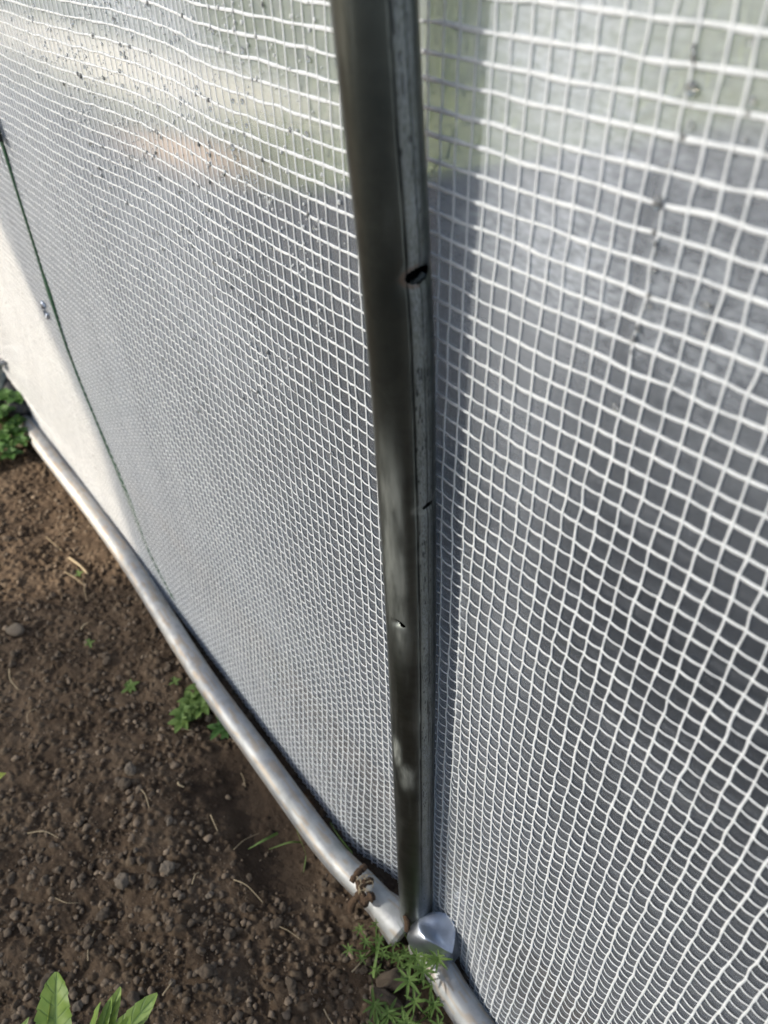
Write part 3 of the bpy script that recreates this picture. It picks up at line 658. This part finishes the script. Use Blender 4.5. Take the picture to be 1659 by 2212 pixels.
# brown root tangle caught on the rail
loc = on_z(778, 1905, .045); rt = tag(empty('root_clump', loc), 'brown dried root clump caught on the pale rail near the joint', 'root clump')
def zz(zx, zy, z): return on_z((780+zx/4.608)*.92167, (2000+zy/4.608)*.92167, z)
for k, pts in enumerate([[(200, 310, .040), (260, 220, .043), (350, 140, .040)], [(200, 620, .012), (210, 540, .026), (270, 460, .038), (300, 400, .044), (270, 300, .045)],
                         [(300, 400, .046), (350, 310, .047), (430, 300, .044)], [(320, 540, .040), (380, 490, .044), (440, 460, .042)], [(350, 560, .036), (340, 500, .042), (310, 420, .046)]]):
    P = smooth_path([zz(*p) for p in pts], 22); R = (.0027+.0009*fbm(np.linspace(0, 14, 22), np.zeros(22)+k, k, 2)*4)*(1 if k != 3 else 1.3)
    tube_obj('root', P, np.abs(R)+.001, ROOT, rt, 8, tuple(loc))
for k in range(11):
    a = zz(rnd.uniform(250, 330), rnd.uniform(230, 430), .049); b = zz(rnd.uniform(260, 440), rnd.uniform(220, 500), .047)
    tube_obj('root_hair', smooth_path([a, (a+b)/2+Vector((rnd.uniform(-.006, .006), rnd.uniform(-.006, .006), .004)), b], 10), .0004, STRAW, rt, 4, tuple(loc))
tube_obj('root', smooth_path([zz(785, 670, .060), zz(805, 750, .055), zz(800, 830, .046)], 14), .0030, ROOT, rt, 8, tuple(loc))

# ------------------------------------------------------------------ leaves and weeds
def leaf(name, base, tip, normal, width, mat, parent, loc, teeth=0, fold=.25, droop=.1, nL=18, nW=7, shape=(.55, 1.0), lobes=0, ruffle=0):
    base, tip = Vector(base), Vector(tip); L = (tip-base).length; d = (tip-base).normalized(); nrm = Vector(normal); nrm = (nrm-d*nrm.dot(d)).normalized(); s = d.cross(nrm)
    V = []; U = []
    for i in range(nL):
        t = i/(nL-1); w = width*(math.sin(math.pi*t**shape[0]*.995)**shape[1])*.5+width*.015
        if teeth: w *= 1.05-.12*((t*teeth) % 1)
        if lobes: w *= .62+.5*abs(math.sin(math.pi*lobes*t))
        for j in range(nW):
            u = (j/(nW-1)-.5)*2
            z = fold*abs(u)*w-droop*L*(t*t)+ruffle*width*math.sin(t*19+u*2)*abs(u)
            p = base+d*(L*t)+s*(u*w)+nrm*z; V.append(p); U.append((u*.5, t))
    V = [tuple(v-Vector(loc)) for v in V]; uv = U
    return mesh_obj(name, V, grid_faces(nW, nL), mat, parent, uvs=uv)
UPN = Vector((.1, -.2, 1))
def raised(px, py, z): return on_z(px, py, z)
# tomato seedlings at the bottom left, nearer the camera
bl = raised(100, 2420, .0); tom = tag(empty('tomato_seedling', bl), 'young tomato seedling with a yellowing upright leaf at the bottom left corner', 'seedling')
tz = .14
leaf('leaf', raised(124, 2290, tz-.03), raised(113, 2108, tz+.012), UPN, .031, LEAF_T, tom, bl, teeth=8, fold=.30, droop=.12, nL=60, nW=11, shape=(.85, .55), ruffle=.03)
leaf('yellow_leaf', raised(92, 2290, tz-.036), raised(101, 2110, tz+.004), Vector((-.6, -.1, .8)), .019, LEAF_Y, tom, bl, teeth=4, fold=.2, droop=.1, nL=26, nW=9, shape=(.85, .6))
leaf('leaf', raised(20, 2290, tz-.03), raised(56, 2200, tz-.01), UPN, .016, LEAF_T, tom, bl, fold=.2)
tube_obj('stem', smooth_path([raised(110, 2440, .0), raised(112, 2360, .05), raised(118, 2270, tz-.03)], 12), .0022, LEAF_W, tom, 8, tuple(bl))
b2 = raised(230, 2440, 0); tom2 = tag(empty('tomato_seedling', b2), 'young tomato seedling with pointed divided green leaf, bottom left beside the yellowing one', 'seedling')
for (a, b, w, nn) in [((200, 2320), (328, 2150), .021, UPN), ((205, 2300), (253, 2139), .014, Vector((.4, -.4, 1))), ((200, 2300), (233, 2160), .011, UPN), ((188, 2300), (204, 2168), .012, Vector((-.5, -.2, 1))), ((230, 2300), (275, 2205), .014, Vector((.3, .2, 1)))]:
    leaf('leaflet', raised(*a, tz-.03), raised(*b, tz+.01), nn, w, LEAF_T, tom2, b2, teeth=9 if w > .02 else 5, fold=.30, droop=.10, nL=56, nW=9, shape=(1.0, .62), ruffle=.03)
tube_obj('stem', smooth_path([raised(235, 2450, 0), raised(225, 2370, .06), raised(214, 2288, tz-.03)], 12), .002, LEAF_W, tom2, 8, tuple(b2))
yl = raised(-14, 1700, .08); yy = tag(empty('tomato_seedling', raised(-60, 1760, 0)), 'tip of a yellow-green leaf poking in at the left edge', 'seedling')
leaf('leaf', raised(-50, 1700, .07), raised(10, 1668, .075), UPN, .022, LEAF_Y, yy, yy.location, teeth=4)
tube_obj('stem', [raised(-60, 1760, 0), raised(-56, 1730, .04), raised(-50, 1700, .07)], .0015, LEAF_W, yy, 6, tuple(yy.location))
def whorl_weed(px, py, label, n_wh, size, height, spread=.03, mat=None, nleaf=7, lean=(0, 0), slim=.19, name='weed'):
    b = soil_pt(px, py, 0); root = tag(empty(name, b), label, 'weed', None); mat = mat or LEAF_W
    for k in range(n_wh):
        a = k*2.4+px; rr = spread*math.sqrt((k+.3)/n_wh); top = b+Vector((rr*math.cos(a)+lean[0], rr*math.sin(a)+lean[1], height*(.55+.5*rnd.random())))
        P = smooth_path([b, (b+top)/2+Vector((0, 0, -.003)), top], 8); tube_obj('stem', P, .0009, mat, root, 5, tuple(b))
        V = []; F = []; U = []; off = 0
        for tier, (hh, sc) in enumerate(((0, 1), (.006, .55))):
            for j in range(nleaf if tier == 0 else 4):
                t = 2*math.pi*j/(nleaf if tier == 0 else 4)+rnd.uniform(-.15, .15)+tier; L = size*sc*rnd.uniform(.8, 1.15); d = Vector((math.cos(t), math.sin(t), .30+.4*tier+rnd.uniform(-.12, .15))).normalized()
                s = d.cross(Vector((0, 0, 1))).normalized(); up = s.cross(d)
                for i in range(7):
                    q = i/6; w = L*slim*math.sin(math.pi*min(1, q**.9*.97+.03))**.8*.5+.0001
                    for u in (-1, 0, 1): V.append(tuple(top-b+Vector((0, 0, hh))+d*(L*q)+s*(u*w)+up*(abs(u)*w*.4-L*.22*q*q))); U.append((u*.5, q))
                F.append(grid_faces(3, 7)+off); off += 21
        mesh_obj('leaf_whorl', V, np.concatenate(F), mat, root, uvs=U)
    return root
whorl_weed(812, 2052, 'bright green bushy weed under the end of the left rail', 11, .0078, .022, .030)
whorl_weed(880, 2085, 'low bright green weed filling the corner under the clamp', 5, .009, .016, .016)
whorl_weed(905, 2125, 'tall light green cleavers plant with star whorls beside the right rail', 4, .016, .050, .022, nleaf=8)
whorl_weed(925, 2195, 'green cleavers plant at the bottom beside the right rail', 5, .012, .030, .026)
whorl_weed(838, 2215, 'small green weed at the bottom edge left of the rail', 4, .014, .015, .02)
whorl_weed(435, 1530, 'leafy green weed pressed against the left rail halfway along', 4, .019, .026, .018, slim=.5, nleaf=6)
whorl_weed(405, 1555, 'small pale green weed at the left of the leafy one by the rail', 3, .018, .014, .014, slim=.55, nleaf=6)
whorl_weed(492, 1580, 'dark green sprig tucked under the rail', 3, .020, .014, .012, mat=LEAF_D, slim=.5, nleaf=5)
whorl_weed(285, 1490, 'tiny green seedling alone in the soil', 2, .011, .007, .004, slim=.5, nleaf=4)
whorl_weed(378, 1490-10, 'tiny yellow-green seedling near the rail', 1, .009, .008, .003, slim=.4, nleaf=4)
whorl_weed(175, 1247, 'tiny seedling beside the short straws near the sunlit rail', 1, .008, .008, .003, slim=.4, nleaf=4)
whorl_weed(195, 1395, 'tiny seedling in the soil below the sunlit patch', 1, .009, .006, .003, slim=.4, nleaf=4)
whorl_weed(18, 930, 'dark leafy weed growing at the far end of the rail', 9, .026, .08, .055, mat=LEAF_D, slim=.75, nleaf=5, lean=(0, 0))
whorl_weed(12, 990, 'low dark green weed in front of the far leafy one', 8, .022, .03, .045, mat=LEAF_D, slim=.7, nleaf=5)
whorl_weed(48, 960, 'green weed leaf cluster touching the far rail', 4, .022, .045, .025, mat=LEAF_D, slim=.75, nleaf=5)
def grass_tuft(px, py, label, blades, name='grass_tuft'):
    b = soil_pt(px, py, 0); root = tag(empty(name, b), label, 'grass')
    for (a, m_, e, w) in blades:
        P = smooth_path([raised(*a), raised(*m_), raised(*e)], 14); V = []
        for i, p in enumerate(P):
            ww = w*(1-(i/13)**2*.9)*.5; p = Vector(p)-b
            V += [tuple(p+Vector((ww, 0, 0))), tuple(p+Vector((0, 0, -.25*ww))), tuple(p+Vector((-ww, ww*.4, 0)))]
        uv = [((j-1)*.5, i/13) for i in range(14) for j in range(3)]
        mesh_obj('blade', V, grid_faces(3, 14), LEAF_W, root, uvs=uv)
grass_tuft(755, 2200, 'pale green grass tuft low in the soil near the bottom', [((808, 2230, .0), (806, 2150, .02), (802, 2110, .02), .004), ((808, 2225, .0), (830, 2190, .02), (878, 2175, .015), .004), ((805, 2110, .01), (812, 2070, .02), (822, 2030, .022), .005), ((808, 2228, 0), (785, 2215, .01), (760, 2230, .01), .004)])
grass_tuft(640, 1820, 'thin grass blades growing by the left rail', [((655, 1830, .005), (640, 1790, .02), (632, 1745, .02), .0035), ((655, 1830, .005), (660, 1850, .012), (655, 1885, .004), .003), ((600, 1800, .003), (570, 1815, .012), (535, 1835, .004), .0035), ((650, 1820, .004), (625, 1820, .012), (580, 1835, .004), .0025)])
grass_tuft(862, 2080, 'long grass blade leaning on the end of the left rail', [((905, 2085, .004), (880, 2030, .03), (857, 1990, .055), .0045)])
grass_tuft(730, 1800, 'single grass blade poking up between rail and sheet', [((762, 1845, .02), (735, 1812, .035), (712, 1775, .045), .006)])

# ------------------------------------------------------------------ far left: old fittings beyond the rail end
loc = on_z(-10, 830, .02)
g = tag(empty('pipe_fitting', loc), 'dark grey pipe fitting with a pale ring at the far left end of the sheet', 'fitting')
a, b = raised(-20, 905, .02), raised(2, 740, .12)
tube_obj('stub', [a, (a+b)/2, b], .030, STEEL_POST, g, 20, tuple(loc), attrs=None)
q = raised(0, 768, .13); tube_obj('ring', [(q.x+.034*math.cos(t), q.y+.034*math.sin(t), q.z) for t in np.linspace(0, 6.28, 30)], .006, STEEL_RAIL, g, 8, tuple(loc))
q = raised(28, 850, .02); tube_obj('dark_wrap', [raised(52, 900, .03), raised(30, 840, .05), raised(10, 780, .07)], [.026, .030, .022], BLACKP, g, 14, tuple(loc))

# ------------------------------------------------------------------ outside, seen through the sheet
def box(name, lo, hi, mat, parent=None, jit=0, bev=.006):
    pts = [(x+rnd.uniform(-jit, jit), y+rnd.uniform(-jit, jit), z) for x in (lo[0], hi[0]) for y in (lo[1], hi[1]) for z in (lo[2], hi[2])]
    import bmesh
    bm = bmesh.new(); [bm.verts.new(p) for p in pts]; bmesh.ops.convex_hull(bm, input=list(bm.verts)); bmesh.ops.bevel(bm, geom=list(bm.edges), offset=bev, segments=2, affect='EDGES')
    me = bpy.data.meshes.new(name); bm.to_mesh(me); bm.free(); me.materials.append(mat); o = bpy.data.objects.new(name, me); COL.objects.link(o)
    if parent: o.parent = parent
    return o
def mulch():
    m = M('dark_ground_cover'); tc = m.new('ShaderNodeTexCoord'); sp = m.new('ShaderNodeSeparateXYZ'); m.link(tc.outputs['Object'], sp.inputs[0])
    n = m.noise(5, 4); g = m.math('ADD', sp.outputs[1], m.math('MULTIPLY', m.math('SUBTRACT', n, .5), .7))
    k = m.math('MULTIPLY', m.ramp(m.math('DIVIDE', g, 4.0), [(.24, 0.), (.40, 1.)]), m.ramp(m.math('ADD', m.math('DIVIDE', sp.outputs[0], -4.0), m.math('MULTIPLY', n, .1)), [(.42, 0.), (.60, 1.)]))
    c = m.mix(m.noise(12, 4), (.008, .009, .011), (.019, .020, .024)); c = m.mix(k, c, (.085, .10, .055))
    m.set(Base_Color=c, Roughness=.75, Normal=m.bump(n, .4, .004)); return m.m
MULCH = mulch()
LAWN = plain('lawn', (.12, .15, .07), .9, .45, 6, .6, bd=.01)
PALE = plain('pale_paving', (.70, .66, .54), .8, .15, 5)
DWOOD = plain('dark_timber', (.035, .026, .022), .8, .4, 9)
TAN = plain('tan_timber', (.38, .28, .18), .7, .2, 9)
BRICK = plain('red_brick', (.32, .12, .08), .9, .25, 14)
def areas(x, y):
    wob = .35*fbm(x*1.1, y*1.1, 71, 3)+.12*fbm(x*5, y*5, 72, 3)
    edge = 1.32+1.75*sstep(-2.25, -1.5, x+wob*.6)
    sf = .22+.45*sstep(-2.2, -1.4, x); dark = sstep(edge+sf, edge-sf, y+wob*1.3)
    cream = np.clip(1.25*np.exp(-(((x+5.2)/2.0)**4+((y-1.66-.03*(x+5.2)+wob*.4)/.30)**2)), 0, 1)
    tan = np.clip(1.1*np.exp(-(((x+2.95)/.36)**2+((y-1.23+wob*.2)/.12)**2)), 0, 1)
    return dark, cream, tan
gx = np.concatenate([[-60, -30, -15], np.arange(-10, 5, .06), [8, 16, 40]]); gy = np.concatenate([np.arange(.27, 5, .05), [6, 8, 12, 20, 45]])
x, y = np.meshgrid(gx, gy); dk, cr_, tn_ = areas(x, y)
def outside_mat():
    m = M('outside_ground'); n = m.noise(10, 5); f = m.noise(45, 5, .7)
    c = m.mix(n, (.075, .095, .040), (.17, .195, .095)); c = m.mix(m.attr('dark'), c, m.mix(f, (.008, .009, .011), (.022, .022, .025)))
    c = m.mix(m.attr('cream'), c, m.mix(f, (.60, .56, .44), (.78, .74, .62))); c = m.mix(m.attr('tan'), c, (.48, .32, .18))
    m.set(Base_Color=c, Roughness=.85, Normal=m.bump(f, .5, .01)); return m.m
tag(mesh_obj('lawn', np.stack([x, y, .012+.02*fbm(x*3, y*3, 73, 4)*sstep(.3, .8, y)], -1).reshape(-1, 3), grid_faces(len(gx), len(gy)), outside_mat(), attrs={'dark': dk, 'cream': cr_, 'tan': tn_}),
    'lawn, gravel and dark bare strip outside the sheet', 'lawn', kind='structure')
V = []; F = []
n = 9000
gx_ = rng.uniform(-9, 3, n); gy_ = rng.uniform(1.55, 7, n); gx_ = np.where((gx_ > -2.0) & (gy_ < 3.75), gx_-7.5, gx_)
dk, cr_, tn_ = areas(gx_, gy_); ok = (dk < .3) & (cr_ < .25) & (tn_ < .2)
gx_ = gx_[ok]; gy_ = gy_[ok]; n = len(gx_)
for i in range(n):
    a = rnd.random()*6.28; hh = rnd.uniform(.04, .11); w = .008; x, y = gx_[i], gy_[i]; ca, sa = math.cos(a)*w, math.sin(a)*w; l = (rnd.uniform(-.04, .04), rnd.uniform(-.04, .04))
    V += [(x-ca, y-sa, .01), (x+ca, y+sa, .01), (x+l[0], y+l[1], .02+hh)]; F.append((3*i, 3*i+1, 3*i+2))
tag(mesh_obj('grass', V, F, plain('grass_blades', (.15, .19, .075), .6, .4, 3, trans=.4), smooth=False), 'tall grass growing on the lawn outside', 'grass', kind='stuff')
rb = tag(empty('raised_bed', (-1, 4.3, 0)), 'low dark timber raised bed seen blurred through the sheet at upper right', 'raised bed')
for (lo, hi) in (((-1.9, 3.92, .0), (1.2, 4.00, .22)), ((-1.9, 4.7, .0), (1.2, 4.78, .22)), ((-1.98, 3.92, .0), (-1.90, 4.78, .22)), ((1.2, 3.92, .0), (1.28, 4.78, .22))):
    c = (-1, 4.3, 0); box('board', tuple(np.array(lo)-c), tuple(np.array(hi)-c), DWOOD, rb)
box('earth', (-.88, -.28, 0), (2.18, .58, .17), MULCH, rb)
tag(box('brick_pier', (-1.78, 3.75, .0), (-1.56, 3.97, .75), BRICK, None, 0), 'narrow red brick pier beyond the top right of the sheet', 'pier')
# bushes beyond the lawn
def bush(x, y, r, h, label, mat, n=1500):
    V = []; F = []
    for i in range(n):
        a = rnd.random()*6.28; e = math.asin(rnd.uniform(-.3, 1)); rr = rnd.uniform(.6, 1)**.5*(1+.25*math.sin(a*3+x)+.15*math.sin(e*7)); p = Vector((x+r*rr*math.cos(a)*math.cos(e), y+r*rr*math.sin(a)*math.cos(e), max(.05, h*.45+h*.55*rr*math.sin(e))))
        u = Vector((rnd.uniform(-1, 1), rnd.uniform(-1, 1), rnd.uniform(-1, 1))).normalized()*.05; w = u.cross(Vector((rnd.uniform(-1, 1), rnd.uniform(-1, 1), rnd.uniform(-1, 1)))).normalized()*.03
        V += [tuple(p-u), tuple(p+w), tuple(p+u), tuple(p-w)]; F.append((4*i, 4*i+1, 4*i+2, 4*i+3))
    root = tag(empty('bush', (x, y, 0)), label, 'bush'); mesh_obj('crown', local(V, (x, y, 0)), F, mat, root, smooth=False)
    tube_obj('trunk', [(0, 0, -.05), (0.02, 0, h*.3), (0, .03, h*.6)], [.04, .03, .02], DWOOD, root, 8)
BL = plain('bush_leaf', (.075, .12, .035), .5, .4, 3, trans=.3)
bush(-9, 7.5, 1.6, 2.0, 'broad green bush at the far left beyond the lawn', BL); bush(-5.4, 8.5, 1.3, 1.7, 'green bush in the middle distance beyond the lawn', BL)
bush(-2.6, 8.8, 1.2, 1.5, 'rounded green bush beyond the raised bed', BL)

# ------------------------------------------------------------------ added unseen behind the camera: milky sheet shaping the sun, boards darkening reflections
def milky():
    m = M('sun_filter_sheet'); m.n.remove(m.p)
    tr = m.new('ShaderNodeBsdfTransparent'); tr.inputs[0].default_value = (.83, .90, .99, 1)
    tl = m.new('ShaderNodeBsdfTranslucent'); tl.inputs[0].default_value = (.70, .78, .88, 1)
    a = m.new('ShaderNodeMixShader'); m.link(m.math('ADD', .58, m.math('MULTIPLY', m.noise(3), .08)), a.inputs[0]); m.link(tr.outputs[0], a.inputs[1]); m.link(tl.outputs[0], a.inputs[2])
    m.link(a.outputs[0], m.out.inputs[0]); return m.m
YO = -2.8
def back(p):
    t = (p[1]-YO)/sdir.y; return (p[0]-sdir.x*t, YO, p[2]-sdir.z*t)
e1 = back((-1.247, .226, .47)); e2 = back((-1.069, .217, .21)); e3 = back((-.935, .208, -.035))
up_ = (e1[0]+(e1[0]-e2[0])*8, YO, e1[2]+(e1[2]-e2[2])*8)
out = [(e3[0], YO, 1.42), (5, YO, 1.42), (5, YO, 4.2), (up_[0], YO, 4.2), up_, e1, e2, e3]
V = []; F = []
# strip of quads between the slanting edge and the right-hand end, gently billowed
edge = [(e3[0], 1.42), (e3[0], e3[2]), (e2[0], e2[2]), (e1[0], e1[2]), (up_[0], up_[2]), (up_[0]-.1, 4.4)]
zz_ = np.linspace(1.42, 4.4, 60); ex = np.interp(zz_, [e[1] for e in edge], [e[0] for e in edge]); nxo = 60
V = [(a+(5-a)*(k/(nxo-1)), YO+.02*math.sin(k*.5)*math.sin(z*2)*min(1, k/6), z) for z, a in zip(zz_, ex) for k in range(nxo)]
tag(mesh_obj('sun_filter_sheet', V, grid_faces(nxo, 60), milky()), 'milky plastic sheet added unseen behind the camera, edge shaped for the sun patch', 'plastic sheet')
ow = tag(empty('dark_reflection_boards', (0, YO-.05, 0)), 'dark boards added unseen behind the camera to darken reflections in the post', 'wall')
for k in range(8): box('board', (e3[0]+.02, -.02, .02+k*.174), (5, .02, .02+k*.174+.168), DWOOD, ow)
